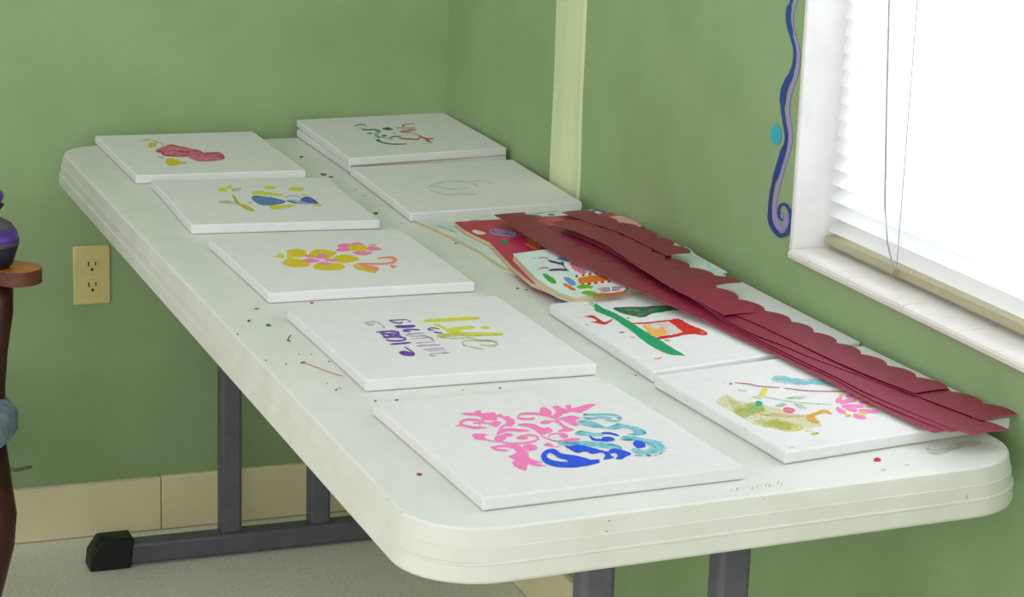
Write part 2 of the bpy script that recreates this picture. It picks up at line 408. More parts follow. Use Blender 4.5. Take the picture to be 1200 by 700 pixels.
# paint spots and smudges dried onto the plastic (same mesh as the top)
G_, RD, SM, PU = paint((24, 112, 88)), paint((168, 40, 48)), wash((165, 162, 150), .35, .65, .05, .35), paint((96, 70, 110))
SP, BR = mat('smudge_pink', (214, 186, 174), .6, (208, 200, 186), 200), paint((120, 62, 52))
spots = [(301,362,3.4,1.2,G_),(292,376,2,1.5,G_),(314.5,381.5,3.2,1.6,G_),(311.5,422.5,1.6,.8,G_),(351,415,1,.8,G_),(365,415.6,1,.8,G_),(278.5,391.6,1.4,.8,G_),(386,424,1.3,1,G_),
 (543,457,1.2,.8,G_),(535,285,2.1,1.2,G_),(355,425,4,1.3,RD),(335,427,1.6,.7,RD),(394,457,2,1,RD),(383.5,449.5,1.2,.8,RD),(398,455,1,.8,RD),(365.5,355,2.6,1.1,RD),(440,470,1.6,1,RD),(465,469,2.2,1,RD),
 (586,455,1.4,1,RD),(714,611,1,1,BR),(491,556,3.6,1.8,RD),(353.5,184,2.8,1,BR),(379,204.5,4,1.6,BR),(388,207.5,3,1,PU),(440.5,250,3.5,1.3,PU),(427,229,4,1.2,SM),(606.5,338,2.2,1.1,BR),(617,340,1.8,.8,BR),
 (689,403,2,1,SP),(1035,551,5,1.6,SM),(745,440,1.2,.8,BR),(752,428,1.4,.9,G_),(720,415,2,1,SM),(416,222,3,1,SM),(395,213,2.5,.8,SM),(1110,527,1,.6,BR),(1085,528,1,.6,SM),(1062,545,5,.8,SM),(380,470,2,.8,SM),(470,600,3,1,SM),(455,585,2,1,SM)]
ds = Design(uz(T), step=.000004, base=.0001)
for x, y, rx, ry, m in spots:
    pts = []
    for k in range(9):
        a = 2*math.pi*k/9; r = random.uniform(.7, 1.15); pts.append((x+rx*r*math.cos(a), y+ry*r*math.sin(a)))
    ds.shape((0, 0, 1), ('P', m, pts))
Z = (0, 0, 1)
ds.shape(Z, ('S', G_, [(337,400),(339,395),(341,393)], 1.4)); ds.shape(Z, ('S', G_, [(336,399),(341,400)], 1.4))
ds.shape(Z, ('S', mat('red_streak', (200,120,116), .6, (206,160,150), 300), [(355,425),(372,431),(388,437),(402,441)], 1.2))
ds.shape(Z, ('S', SM, [(1085,527),(1100,530),(1125,522),(1150,519)], 7))
for (x, y) in [(857,574),(864,573.5),(871,573),(877,571),(882,572.5),(887,571),(893,569.5),(898,568.5),(902,569),(912,566),(916,567.5)]:
    ds.shape(Z, ('S', SP if x % 2 else mat('faint_pen', (180,130,130), .7), [(x-1.2, y+2), (x+.6, y-2)], .9)); 
for (x, y) in [(867,572),(889,569),(905,570)]: ds.shape(Z, ('S', SP, [(x-1.5, y), (x+2, y-.4)], .8))
base_n = 2
tm = [m_plastic, m_plside] + ds.mats
tt.add(ds.mb.v, ds.mb.f, 0)
tt.m[-len(ds.mb.f):] = [i+2 for i in ds.mb.m]
# spots on the side skirt
def skirt(x, y, rx, ry, m, yy=-.0185):
    c = [at(x+rx*math.cos(2*math.pi*k/8)*random.uniform(.7,1.1), y+ry*math.sin(2*math.pi*k/8)*random.uniform(.7,1.1), 1, yy) for k in range(8)]
    if m not in tm: tm.append(m)
    tt.add(c, [tuple(range(8))], tm.index(m))
skirt(628, 618, 1.3, 1.2, SM, -.0165); skirt(711, 623, 1, 1, BR, -.0120); skirt(895, 585.5, 1.1, 1.1, RD, .0015); skirt(1133, 583, 2, 4, SM, .0060)
o = tt.build('tabletop', tm, tb)
for i, p in enumerate(o.data.polygons): p.use_smooth = len(p.vertices) == 4 and p.material_index < 2
try: o.data.set_sharp_from_angle(angle=.45)
except Exception: pass
# legs
def leg_frame(yb, sgn):
    xs = (.27, .432)
    b = MB().box((.045, yb-.0185, .004), (.655, yb+.0185, .043)); fb = b.build('foot_bar', m_steel, tb, bevel=.006, seg=3)
    for s_ in (0, 1):
        xa, xb = ((.018, .090), (.610, .682))[s_]
        pr = [(xa, .0), (xb, .0), (xb+(.006 if s_ == 0 else 0), .055), (xa+.020*(1-s_), .055), (xa+.003*(1-s_), .030)] if s_ == 0 else [(xa, 0), (xb, 0), (xb-.003, .030), (xb-.020, .055), (xa-.006, .055)]
        v = [(x, yb-.024, z) for x, z in pr] + [(x, yb+.024, z) for x, z in pr]
        mesh_obj('foot_cap', v, [tuple(range(5)), tuple(range(5, 10))[::-1]] + [(i, i+5, (i+1)%5+5, (i+1)%5) for i in range(5)], m_rubber, fb, bevel=.004)
    for x in xs:
        MB().box((x-.0195, yb-.016, .041), (x+.0195, yb+.016, T-.031)).build('leg', m_steel, tb, bevel=.007, seg=3)
    MB().box((xs[0]-.02, yb-.014, T-.075), (xs[1]+.02, yb+.014, T-.045)).build('crossbar', m_steel, tb, bevel=.004)
    MB().tube([(W/2, yb, T-.06), (W/2, yb+sgn*.28, T-.04)], .008, 10).build('brace', m_steel, tb)
leg_frame(1.790, -1); leg_frame(.205, 1)
o = MB(); 
for x in (.04, W-.04): o.box((x-.012, .12, T-.047), (x+.012, L-.12, T-.031))
o.build('underframe', m_steel, tb)

# ------------------------------------------------------------------ canvases
PK = paint((243, 118, 186), (238, 132, 188)); BL = paint((28, 66, 214), (20, 92, 226), 300); TL = paint((96, 178, 200), (150, 206, 216), 240); TD = paint((30, 128, 136), (60, 150, 160), 300)
YE = paint((214, 190, 14), (222, 200, 40)); YG = paint((206, 208, 34), (214, 214, 80)); SA = paint((238, 132, 112), (232, 160, 120))
VI = paint((92, 44, 158), (120, 80, 178), 300); VL = soft((150, 96, 182)); LG = soft((178, 196, 118)); GY = soft((170, 160, 182))
cg = 'painted canvases lying on the folding table'
def canvas(px, z0, name_p, label, designs=(), plabel=None, group=cg, quad=None):
    z1 = z0 + CT
    q = quad or [az(x, y, z1)[:2] for x, y in px]
    q = [(float(a), float(b_)) for a, b_ in q]
    ctr = np.mean(np.array(q), 0)
    r = thing('canvas', (ctr[0], ctr[1], z0), label, 'canvas', group)
    b = MB(); n = 8
    # edges very slightly bowed like cloth pulled over stretcher bars, sides carry the folded cloth
    poly = []
    for i in range(4):
        a, c = q[i], q[(i+1) % 4]
        for k in range(n):
            t = k/n; bow = .0007*math.sin(math.pi*t)
            x = a[0]+(c[0]-a[0])*t; y = a[1]+(c[1]-a[1])*t
            x += (ctr[0]-x)*bow*4; y += (ctr[1]-y)*bow*4
            poly.append((x, y))
    b.prism(poly, z0+.0008, z1)
    # stretcher bars under the cloth
    s = b.build('stretched_canvas', m_canvas, r, bevel=.0022, seg=3)
    bb = MB(); inn = [(ctr[0]+(x-ctr[0])*.98, ctr[1]+(y-ctr[1])*.98) for x, y in q]
    bb.prism(inn, z0, z0+.0009); bb.build('stretcher_back', mat('pine_wood', (196, 164, 118), .7), r)
    if designs:
        d = Design(uz(z1))
        for crop, sh in designs: d.add(crop, sh)
        d.flush(name_p, r, plabel)
    return r
P = lambda c, p: ('P', c, p)
S = lambda c, p, w_: ('S', c, p, w_)

ROSE = paint((212, 118, 148), (196, 78, 110), 160); RR = wp((178, 44, 78))
canvas([(111,159),(297.5,154),(359,199.5),(159,205.5)], T, 'painted_rose', 'canvas with a smeared dark pink rose, farthest in the left-hand row', [((150,150,8.536), [
 S(soft((150,180,160)), [(120,130),(190,122),(260,128),(350,165),(330,195)], 12), S(soft((150,190,160)), [(500,345),(540,352),(590,345)], 22), S(soft((150,190,160)), [(300,285),(360,300)], 10),
 P(YE, [(210,150),(285,148),(270,188),(210,192)]), P(YE, [(380,310),(440,303),(500,320),(530,345),(510,368),(430,378),(385,358)]),
 P(ROSE, [(270,225),(380,180),(420,165),(520,185),(600,200),(700,218),(760,245),(850,240),(940,252),(968,308),(900,325),(780,337),(690,332),(640,312),(590,290),(500,290),(390,282),(320,255)]),
 S(RR, [(400,175),(450,170),(520,190),(600,200)], 9), S(RR, [(290,232),(340,240),(370,275),(480,278)], 12), S(RR, [(490,230),(560,240),(620,240)], 14), S(RR, [(540,275),(600,272)], 12), S(RR, [(760,268),(820,255),(900,255)], 12), S(RR, [(880,285),(930,280),(960,305)], 12), S(wp((226,150,170)), [(400,215),(470,205),(520,215)], 12), S(wp((226,150,170)), [(700,300),(780,310),(860,305)], 12), S(RR, [(640,225),(720,235),(755,262)], 9)])], 'smeared pink rose with yellow leaves')
SB = paint((70, 104, 170), (110, 150, 190), 260); IB = paint((52, 76, 182), (90, 110, 200), 260)
canvas([(177,210.5),(383.5,208),(445.6,258),(223.7,263.7)], T, 'painted_bird', 'canvas with a blue bird among yellow-green dabs, second from the back wall', [((240,205,8), [
 P(YG,[(110,145),(160,122),(200,125),(207,155),(150,153)]),P(YG,[(200,115),(225,99),(255,105),(250,125),(215,128)]),P(LG,[(250,130),(330,120),(335,135),(290,155),(255,150)]),
 P(LG,[(130,245),(200,240),(320,258),(320,278),(200,270),(140,262)]),P(wp((196,190,70)),[(255,190),(285,200),(325,262),(400,290),(470,338),(400,332),(310,280),(265,220)]),
 P(YG,[(550,120),(600,104),(670,118),(620,135)]),P(YG,[(778,130),(830,113),(932,125),(900,148),(820,150)]),P(YG,[(445,165),(480,150),(600,160),(735,185),(690,195),(560,188),(450,180)]),
 P(YG,[(600,300),(640,285),(740,285),(850,280),(800,302),(660,325),(610,310)]),P(YG,[(905,180),(970,182),(980,198),(920,192)]),P(YG,[(1000,285),(1060,273),(1102,285),(1060,295)]),P(YG,[(395,260),(440,255),(440,270)]),
 P(SB,[(438,215),(470,194),(530,200),(640,212),(730,235),(758,255),(700,275),(600,287),(520,278),(460,248)]),P(soft((120,150,205)),[(770,240),(850,235),(960,250),(985,275),(880,272),(780,255)]),
 P(IB,[(940,205),(1000,215),(1066,265),(990,268),(900,238)]),S(soft((110,130,190)),[(750,208),(800,198),(860,200),(930,228)],8),S(IB,[(775,240),(820,255),(860,265)],12),S(IB,[(440,215),(490,200),(520,205)],10)])], 'small blue bird with yellow-green leaves')
canvas([(244,280),(470.5,268.6),(556.6,330.4),(314.5,343.6)], T, 'painted_hibiscus', 'canvas with yellow and pink hibiscus blossoms, middle of the left-hand row', [((310,275,7.06), [
 P(YE,[(182,133),(250,121),(315,125),(352,150),(330,182),(240,187),(205,165)]),P(YE,[(368,155),(410,128),(450,122),(530,130),(594,150),(560,180),(520,210),(470,195),(390,178)]),P(YE,[(146,240),(170,208),(230,200),(300,205),(376,235),(360,262),(250,270),(180,257)]),P(YE,[(565,192),(640,165),(720,175),(785,205),(730,225),(640,234),(590,215)]),P(YE,[(402,265),(440,235),(530,240),(600,235),(668,265),(620,292),(520,297),(430,287)]),
 S(YE,[(735,250),(770,275),(840,292),(925,312)],26),P(YG,[(110,165),(160,168),(158,195),(120,190)]),P(YG,[(180,168),(225,172),(228,200),(190,200)]),S(YG,[(72,182),(135,178)],8),S(YG,[(150,190),(155,205)],6),
 P(PK,[(420,185),(470,158),(512,170),(502,196),(430,198)]),P(PK,[(300,215),(380,198),(455,215),(380,232)]),P(PK,[(500,207),(605,203),(590,222),(520,218)]),P(PK,[(440,235),(490,226),(555,238),(500,252)]),P(SA,[(330,172),(380,165),(415,188),(350,186)]),
 P(PK,[(607,85),(660,72),(712,80),(715,100),(690,108),(612,102)]),P(PK,[(592,122),(650,105),(705,120),(700,135),(640,140),(600,136)]),P(PK,[(718,74),(770,64),(822,76),(790,92),(730,88)]),P(PK,[(840,110),(890,95),(968,120),(920,133),(850,128)]),P(PK,[(733,148),(780,135),(850,138),(892,150),(850,168),(770,165)]),P(YE,[(690,95),(760,83),(838,95),(842,125),(790,140),(710,122)]),P(SA,[(815,150),(860,150),(845,166),(820,164)]),
 P(YG,[(868,75),(900,80),(930,82),(910,95),(880,88)]),P(SA,[(762,240),(820,242),(890,258),(938,272),(942,300),(860,285),(790,262)]),S(SA,[(780,238),(900,242),(1000,240),(1060,228),(1085,210),(1065,190),(1000,188),(930,198)],17),P(SA,[(1040,185),(1080,190),(1098,212),(1070,238),(1040,238),(1062,212)]),P(SA,[(1040,250),(1098,262),(1080,272),(1055,278)])])], 'yellow and pink hibiscus flowers')
canvas([(336,362.3),(583.3,346.7),(700,426.7),(428.3,445.7)], T, 'painted_lettering', 'canvas lettered Life is a beautiful ride in yellow and purple', [((420,360,6.667), [
 S(YG,[(512,108),(620,103),(760,95),(948,86)],27),S(YG,[(588,130),(640,150),(690,178),(720,190)],18),S(YG,[(690,180),(760,172),(830,162),(908,158)],26),S(YG,[(690,185),(750,190),(815,195)],18),S(YG,[(955,155),(1024,165)],22),
 S(wp((206,206,100)),[(615,230),(680,220),(760,212),(900,212),(1128,212)],32),S(YG,[(830,212),(960,208),(1120,205)],14),S(LG,[(640,238),(760,245),(850,238),(920,248)],14),S(LG,[(812,270),(860,262),(960,262),(1060,268),(1085,290),(1040,303),(950,295)],18),S(LG,[(812,268),(820,295),(880,312),(990,332)],13),S(LG,[(870,245),(960,262),(1010,258),(1080,280)],10),
 S(VI,[(238,104),(310,100),(385,98)],8),S(VI,[(242,108),(290,122),(335,125),(345,112)],10),S(VI,[(385,110),(412,112)],9),
 S(VI,[(285,150),(360,150),(445,146)],18),S(VI,[(300,160),(380,158),(440,152)],12),S(VI,[(345,182),(400,175),(482,178)],12),S(VI,[(345,188),(410,190)],10),
 S(VL,[(358,216),(430,208),(515,204)],12),S(VL,[(372,222),(450,228),(535,222)],12),S(VL,[(410,252),(520,240),(560,235),(588,262)],9),S(VL,[(520,232),(560,240),(590,265)],12),S(VL,[(445,282),(520,275),(602,268)],7),S(VL,[(455,303),(550,298),(638,297)],13),S(VL,[(508,332),(600,324),(672,322)],11),S(VL,[(520,342),(620,340),(692,341)],7),S(VL,[(540,368),(620,361),(718,358)],9),S(VL,[(555,376),(605,383)],12),
 S(VI,[(538,175),(565,164),(600,164),(632,174)],9),S(VI,[(540,178),(590,180)],8),S(VI,[(588,195),(620,200),(655,201)],11),
 S(VI,[(138,195),(210,190),(290,186)],12),S(VI,[(250,190),(312,196),(300,212),(240,205)],14),S(VI,[(170,205),(230,212),(265,220)],15),S(VI,[(185,215),(215,235)],9),S(VI,[(188,236),(270,228),(325,215)],11),S(VI,[(318,222),(332,224)],8),
 S(VI,[(210,240),(290,232),(360,240),(362,256),(300,264),(235,260),(215,246)],12),S(VI,[(248,290),(330,284),(412,277)],13),S(wp((110,60,160)),[(358,310),(400,335),(436,362),(428,380)],10),P(wp((110,60,160)),[(318,350),(360,342),(410,352),(438,368),(425,382),(370,380),(330,368)]),
 S(GY,[(46,126),(90,116),(140,118),(180,138),(206,164)],14),S(GY,[(60,130),(100,140),(130,132)],12)])], 'hand-painted lettering reading Life is a beautiful ride')
canvas([(436.8,472.8),(716.8,448.8),(874,546.8),(566,584)], T, 'painted_scrollwork', 'canvas with pink and blue scrollwork, nearest the front left corner of the table', [((530,465,7.779), [
 P(PK,[(78,160),(120,145),(190,150),(212,132),(258,126),(266,150),(330,148),(380,142),(405,165),(440,158),(468,182),(510,176),(530,195),(560,208),(572,232),(552,262),(520,272),(478,264),(495,235),(476,212),(440,192),(412,190),(408,215),(330,217),(270,212),(245,182),(150,172)]),
 S(PK,[(290,225),(220,213),(130,212),(75,235),(100,262),(190,280),(312,284)],24),S(PK,[(28,268),(90,264),(190,288),(260,292)],16),S(PK,[(190,245),(240,238),(300,240),(350,245)],16),P(PK,[(320,245),(350,240),(390,222),(445,235),(428,262),(400,278),(360,265)]),S(PK,[(240,240),(255,265),(240,285)],12),
 S(PK,[(490,262),(450,275),(430,300)],18),P(PK,[(408,348),(418,312),(450,292),(540,288),(640,296),(718,310),(640,322),(510,318),(455,332)]),
 P(PK,[(183,345),(240,336),(333,347),(295,360),(315,385),(425,412),(395,417),(300,400),(208,388)]),P(PK,[(382,378),(405,355),(440,352),(500,332),(552,345),(545,362),(492,372),(480,395),(430,407),(392,397)]),
 S(PK,[(400,405),(520,425),(640,424),(740,408),(785,380),(750,356),(680,352),(610,362)],20),P(PK,[(580,375),(620,362),(680,368),(688,385),(640,392),(595,388)]),
 P(PK,[(350,460),(400,447),(480,437),(500,425),(560,425),(610,445),(660,480),(694,520),(702,555),(760,580),(828,605),(770,606),(854,632),(780,636),(700,620),(680,638),(676,672),(620,662),(570,635),(545,602),(568,578),(508,547),(575,520),(575,490),(520,465),(440,462),(402,470),(514,487),(480,500),(400,492),(365,477)]),
 P(PK,[(643,455),(680,433),(740,436),(777,462),(752,487),(690,492)]),P(PK,[(588,256),(640,243),(700,243),(750,250),(800,275),(840,285),(882,280),(917,315),(880,330),(820,348),(790,335),(745,300),(690,278),(615,266)]),
 S(PK,[(800,350),(870,385),(950,405),(1060,388)],13),S(PK,[(890,378),(885,352),(950,336),(1030,342),(1058,362)],13),P(PK,[(975,350),(1020,342),(1055,362),(1030,382),(990,372)]),
 P(PK,[(838,435),(880,422),(917,440),(900,457),(852,450)]),S(PK,[(890,452),(950,460),(988,445)],9),
 S(PK,[(600,175),(640,156),(760,155),(870,172),(935,195),(970,225),(1010,270),(1060,290)],24),S(PK,[(590,182),(620,200),(690,205),(755,197)],20),P(PK,[(798,140),(808,98),(862,105),(907,140),(892,168),(830,165)]),P(PK,[(800,232),(850,214),(890,225),(882,247),(820,247)]),S(PK,[(860,225),(930,225),(1000,252)],12)]),
 ((630,465,7.5), [P(PK,[(130,92),(170,77),(215,100),(262,105),(245,76),(290,74),(298,100),(350,90),(440,66),(515,68),(462,98),(420,122),(370,142),(310,134),(230,152),(180,182),(140,172),(162,130)]),
 S(PK,[(150,180),(190,225),(225,258),(290,288)],24),P(PK,[(185,190),(270,170),(320,168),(380,190),(330,208),(362,250),(320,256),(270,232),(205,202)]),P(PK,[(178,302),(250,272),(318,285),(300,300),(220,308)]),P(PK,[(225,390),(290,366),(368,368),(355,392),(260,397)]),
 P(TL,[(150,382),(220,396),(300,395),(420,390),(560,400),(680,420),(745,455),(720,464),(600,452),(450,437),(350,427),(250,432),(200,418)]),S(TL,[(400,160),(520,156),(660,158),(735,188),(690,212),(590,205)],18),S(TL,[(395,182),(470,190),(560,180),(650,188)],20),S(TD,[(402,155),(440,158)],14),S(TD,[(420,195),(470,198)],8),S(TD,[(700,185),(735,192)],8),
 P(TL,[(352,217),(420,208),(500,222),(590,265),(640,258),(710,232),(780,250),(870,265),(955,310),(925,335),(785,335),(845,318),(830,292),(760,272),(690,287),(600,280),(480,268),(390,247)]),S(TD,[(365,218),(420,212)],9),S(TD,[(900,290),(950,315),(920,325)],9),S(TD,[(480,262),(560,262)],8),S(TD,[(650,262),(710,245)],8),
 P(TL,[(328,322),(370,298),(440,308),(540,322),(600,318),(560,345),(440,342),(350,337)]),S(TD,[(345,312),(400,302)],8),S(TD,[(230,400),(300,412),(370,415)],12),S(TD,[(600,420),(700,430),(740,450)],7),
 S(BL,[(560,320),(640,322),(716,345)],17),P(BL,[(455,345),(510,368),(560,370),(580,352),(650,358),(678,382),(620,395),(530,388),(480,380)]),
 P(BL,[(238,430),(290,436),(345,424),(450,440),(560,470),(620,482),(635,462),(700,458),(795,485),(822,504),(780,525),(740,548),(688,545),(705,515),(680,495),(640,500),(648,520),(675,535),(630,548),(578,548),(595,515),(560,492),(480,503),(425,482),(345,492),(275,458)]),
 S(BL,[(110,470),(60,505),(70,555),(160,590),(300,598),(400,586),(480,575),(545,565)],50),S(BL,[(95,472),(150,485),(200,520),(300,535),(450,560)],46),P(BL,[(200,520),(330,530),(470,560),(430,596),(280,602),(270,570)]),
 P(TL,[(742,352),(850,352),(940,368),(1030,382),(1080,405),(1110,440),(1085,478),(1000,498),(930,502),(850,492),(820,460),(860,450),(900,465),(955,470),(985,440),(935,395),(850,382),(755,384)]),S(TD,[(750,350),(800,352)],8),S(TD,[(752,376),(835,378)],16),P(BL,[(842,400),(875,384),(938,405),(945,440),(890,452),(848,432)]),
 S(TD,[(955,512),(1000,518)],12),S(TL,[(1020,512),(1050,510)],10),S(TD,[(1065,500),(1095,495)],10),S(TL,[(1100,478),(1125,478)],10),S(TL,[(1110,450),(1140,452)],10),S(TL,[(1095,425),(1120,425)],10),S(TL,[(1060,395),(1095,402)],10),S(TL,[(850,512),(930,518)],9),S(soft((140,190,205)),[(940,400),(1000,420),(1040,450)],18)])], 'pink scrolls and blue curled leaves')
# right-hand group
sg = 'stacked canvases in the back right corner of the table'
q_low = [az(x, y, T+CT)[:2] for x, y in [(347.5,151.5),(521,141.5),(594,182.5),(410,193.5)]]
canvas(None, T, '', 'canvas lying underneath the one with green and red flourishes', quad=q_low)
GR = wp((40, 128, 84)); GD = paint((24, 92, 62), (44,110,76)); GL = soft((110, 178, 130)); RE = paint((186, 52, 44), (196,84,70)); RL = soft((214, 96, 96))
canvas([(347.5,140.5),(520,131.5),(594,173),(409,185.5)], T+CT, 'painted_flourish', 'canvas with green and red flourishes, top of the pair in the corner', [((405,135,10), [
 S(GR,[(100,130),(150,115),(200,110),(245,124)],12),S(GL,[(155,148),(200,160),(300,180)],14),S(GR,[(190,172),(250,172),(340,168),(420,190)],15),S(GL,[(340,175),(390,200),(350,235),(400,262)],36),S(GR,[(250,215),(320,212)],14),S(GL,[(380,250),(480,270),(560,285)],14),
 P(GD,[(428,155),(490,142),(530,150),(555,172),(500,176),(450,168)]),S(GR,[(420,242),(485,238)],18),S(GR,[(515,268),(560,252),(655,250)],14),S(GD,[(360,285),(390,302),(450,325),(560,340),(718,338)],15),P(GD,[(355,290),(390,285),(420,310),(380,312)]),
 S(RE,[(665,128),(690,112),(740,102),(812,98)],9),P(RE,[(655,125),(685,112),(695,125),(670,138)]),S(RL,[(590,148),(700,150),(820,148)],14),P(RL,[(625,190),(690,170),(800,165),(825,180),(760,195),(700,212),(650,205)]),S(RE,[(650,190),(720,185),(790,150)],9),S(RL,[(700,205),(790,210),(870,245)],14),S(RL,[(540,215),(600,205)],10),
 S(RE,[(625,270),(720,278),(860,285)],15),S(RE,[(835,282),(890,258),(930,275),(1015,325)],18),S(RE,[(900,262),(960,275),(1035,275)],15),S(RE,[(940,300),(1010,318)],10),S(RL,[(850,245),(890,240)],16),S(GL,[(890,332),(1000,334)],7)])], 'green and red flourishes')
fa = wash((150, 154, 152), .3, .65, .05, .2)
canvas([(410.5,196),(601,187),(682.6,236.5),(481,250)], T, 'faint_sketch', 'nearly blank white canvas with only a faint grey smudge, in front of the stacked pair', [((340,100,3.333), [
 S(fa,[(540,400),(570,385),(620,375),(700,380),(740,400)],9),S(fa,[(545,410),(600,425),(680,425),(730,425)],9),S(fa,[(560,395),(640,405),(700,400)],7),S(fa,[(700,372),(760,375),(790,385)],6)])], 'faint grey pencil smudge')
KG = paint((18, 160, 104), (10, 140, 92), 300); KD = paint((26, 116, 82), (22,84,64), 400); RX = paint((208, 32, 26), (196,24,24), 200); OR = paint((232, 160, 50), (238,190,110), 260); PI = soft((236, 214, 206))
C7, C6 = (700, 340, 8), (600, 290, 6.667)
canvas([(644,356.5),(870,330),(1008.5,400.5),(765.5,435.7)], T, 'painted_fireplace', 'canvas with a red fireplace, green stripe and garland, under the maroon strips', [(C6, [
 S(soft((120,196,140)),[(600,425),(640,450),(720,500)],28)]), (C7, [
 P(KG,[(-20,125),(60,170),(180,222),(320,305),(420,370),(560,450),(700,540),(822,612),(760,612),(680,605),(600,575),(520,532),(450,488),(370,425),(260,342),(150,268),(60,228),(-20,190)]),
 P(KD,[(145,170),(250,158),(400,157),(560,148),(680,148),(740,160),(795,186),(700,190),(600,208),(510,222),(450,252),(380,252),(290,232),(205,208)]),S(KG,[(260,190),(330,185),(400,195)],18),S(KG,[(480,200),(560,175),(640,170)],16),S(KG,[(700,175),(760,180)],14),S(KG,[(360,235),(440,225)],14),
 S(RX,[(250,165),(300,165)],10),S(RX,[(340,165),(390,160)],9),S(RX,[(480,180),(530,178)],12),S(RX,[(570,158),(625,155)],13),S(RX,[(350,208),(400,208)],13),S(RX,[(430,205),(470,208)],11),S(RX,[(290,225),(330,218)],9),S(RX,[(650,165),(690,168)],8),S(KD,[(270,262),(300,264)],7),
 P(PI,[(430,325),(560,302),(680,300),(740,345),(800,392),(700,412),(560,442),(480,400)]),P(OR,[(425,340),(470,335),(520,355),(570,372),(600,348),(640,375),(655,395),(600,420),(540,432),(490,400)]),S(OR,[(500,425),(600,418),(640,405)],18),
 S(RX,[(318,312),(450,310),(600,293),(700,283)],14),P(RX,[(665,288),(700,276),(765,270),(830,305),(900,340),(1000,380),(1032,408),(1010,424),(900,412),(800,424),(700,445),(590,462),(555,446),(620,430),(700,420),(800,395),(765,365),(730,335)]),S(wp((226,110,90)),[(960,395),(1015,405)],18),
 S(paint((90,90,80)),[(205,399),(256,396)],9),S(OR,[(310,440),(358,445)],9),S(OR,[(538,638),(575,640),(610,625)],13),S(RX,[(630,470),(680,475)],7),S(wp((214,120,120)),[(600,578),(640,584)],9)]),
 (C6, [P(RX,[(563,540),(630,532),(665,550),(700,572),(726,584),(755,572),(790,560),(768,582),(722,602),(665,592),(618,580),(660,576),(640,555),(600,546)]),S(wp((220,120,100)),[(572,606),(592,603)],6)])], 'red fireplace under a green garland with a broad green stripe')
C8 = (820, 430, 5.217)
yw, yw2, ygn, orr, aq = soft((222, 216, 110)), soft((198, 202, 92)), wp((170, 190, 50)), wp((224, 168, 50)), soft((110, 196, 210))
sg1 = soft((150, 190, 140)); RPK = paint((214, 80, 130), (226,130,160), 300)
canvas([(766.6,440.5),(1012,405),(1188,489),(920.5,530)], T, 'painted_bouquet', 'canvas with a pink daisy and smeared yellow-green foliage, at the front right corner', [(C8, [
 P(soft((226,222,150)),[(100,215),(160,172),(240,210),(330,215),(430,240),(520,270),(600,290),(700,300),(745,360),(700,370),(600,392),(540,398),(440,380),(330,350),(240,300),(150,250)]),
 P(yw,[(170,180),(260,230),(330,220),(400,260),(330,300),(250,300),(200,250)]),P(yw,[(330,330),(450,320),(560,340),(640,370),(560,390),(440,375)]),P(yw2,[(220,260),(300,225),(370,232),(400,270),(330,290),(270,310),(215,285)]),P(yw2,[(400,340),(480,330),(560,350),(610,380),(520,385),(440,362)]),
 S(ygn,[(210,275),(260,262),(320,250)],12),S(ygn,[(410,345),(470,332),(530,360),(550,382)],14),S(ygn,[(370,290),(440,300)],12),S(paint((218,214,50)),[(560,382),(620,376)],16),S(wp((120,190,120)),[(290,270),(330,255),(380,240)],20),P(wp((60,170,130)),[(340,215),(362,207),(384,220),(375,238),(348,238)]),S(yw,[(230,140),(290,150)],14),S(yw,[(320,185),(380,195)],14),
 P(orr,[(650,300),(700,280),(770,262),(810,290),(760,285),(700,305),(732,345),(690,342),(660,325)]),S(paint((222,150,44),(230,176,90)),[(745,272),(800,280)],18),S(soft((230,190,110)),[(430,285),(520,300),(640,300)],20),S(ygn,[(680,412),(730,405)],14),S(yw,[(640,390),(700,395)],12),S(yw,[(545,498),(580,492)],7),S(ygn,[(268,380),(282,372)],5),
 P(aq,[(436,75),(480,52),(600,72),(700,75),(800,88),(930,125),(820,122),(700,108),(600,112),(500,98),(450,92)]),S(wp((130,206,218)),[(460,68),(540,80),(640,95),(760,100)],16),
 S(paint((190,70,110)),[(215,97),(300,105),(360,118),(490,128)],6),S(paint((190,70,110)),[(520,130),(640,145),(760,150),(900,150)],6),P(RPK,[(180,98),(200,100),(195,110),(183,108)]),S(soft((220,140,160)),[(145,93),(160,95)],4),
 S(sg1,[(350,176),(450,195),(550,212),(650,222),(812,232)],8),P(sg1,[(530,195),(570,180),(655,183),(610,198)]),P(sg1,[(460,242),(490,222),(537,228),(500,246)]),P(sg1,[(570,222),(620,230),(658,256),(610,252)]),P(paint((216,206,70),(224,216,110)),[(365,168),(385,130),(414,133),(406,165),(382,182)]),
 P(RPK,[(508,258),(545,246),(584,264),(560,282),(525,278)])] + [S(PK, p, q_) for p, q_ in [([(832,215),(868,190)],26),([(858,222),(905,208),(960,203)],24),([(893,182),(950,170)],24),([(868,242),(930,240),(1002,240)],20),([(975,215),(1060,222)],18),([(836,248),(860,270),(892,280)],24),([(890,252),(962,268)],20),([(975,264),(1030,270),(1098,275)],20),([(940,290),(970,305),(1016,310)],24)]] + [S(YE, p, 16) for p in ([(850,175),(876,176)],[(945,186),(980,188)],[(1015,240),(1065,238)],[(975,280),(1018,284)],[(888,296),(925,297)])])], 'pink daisy with smeared yellow-green foliage')

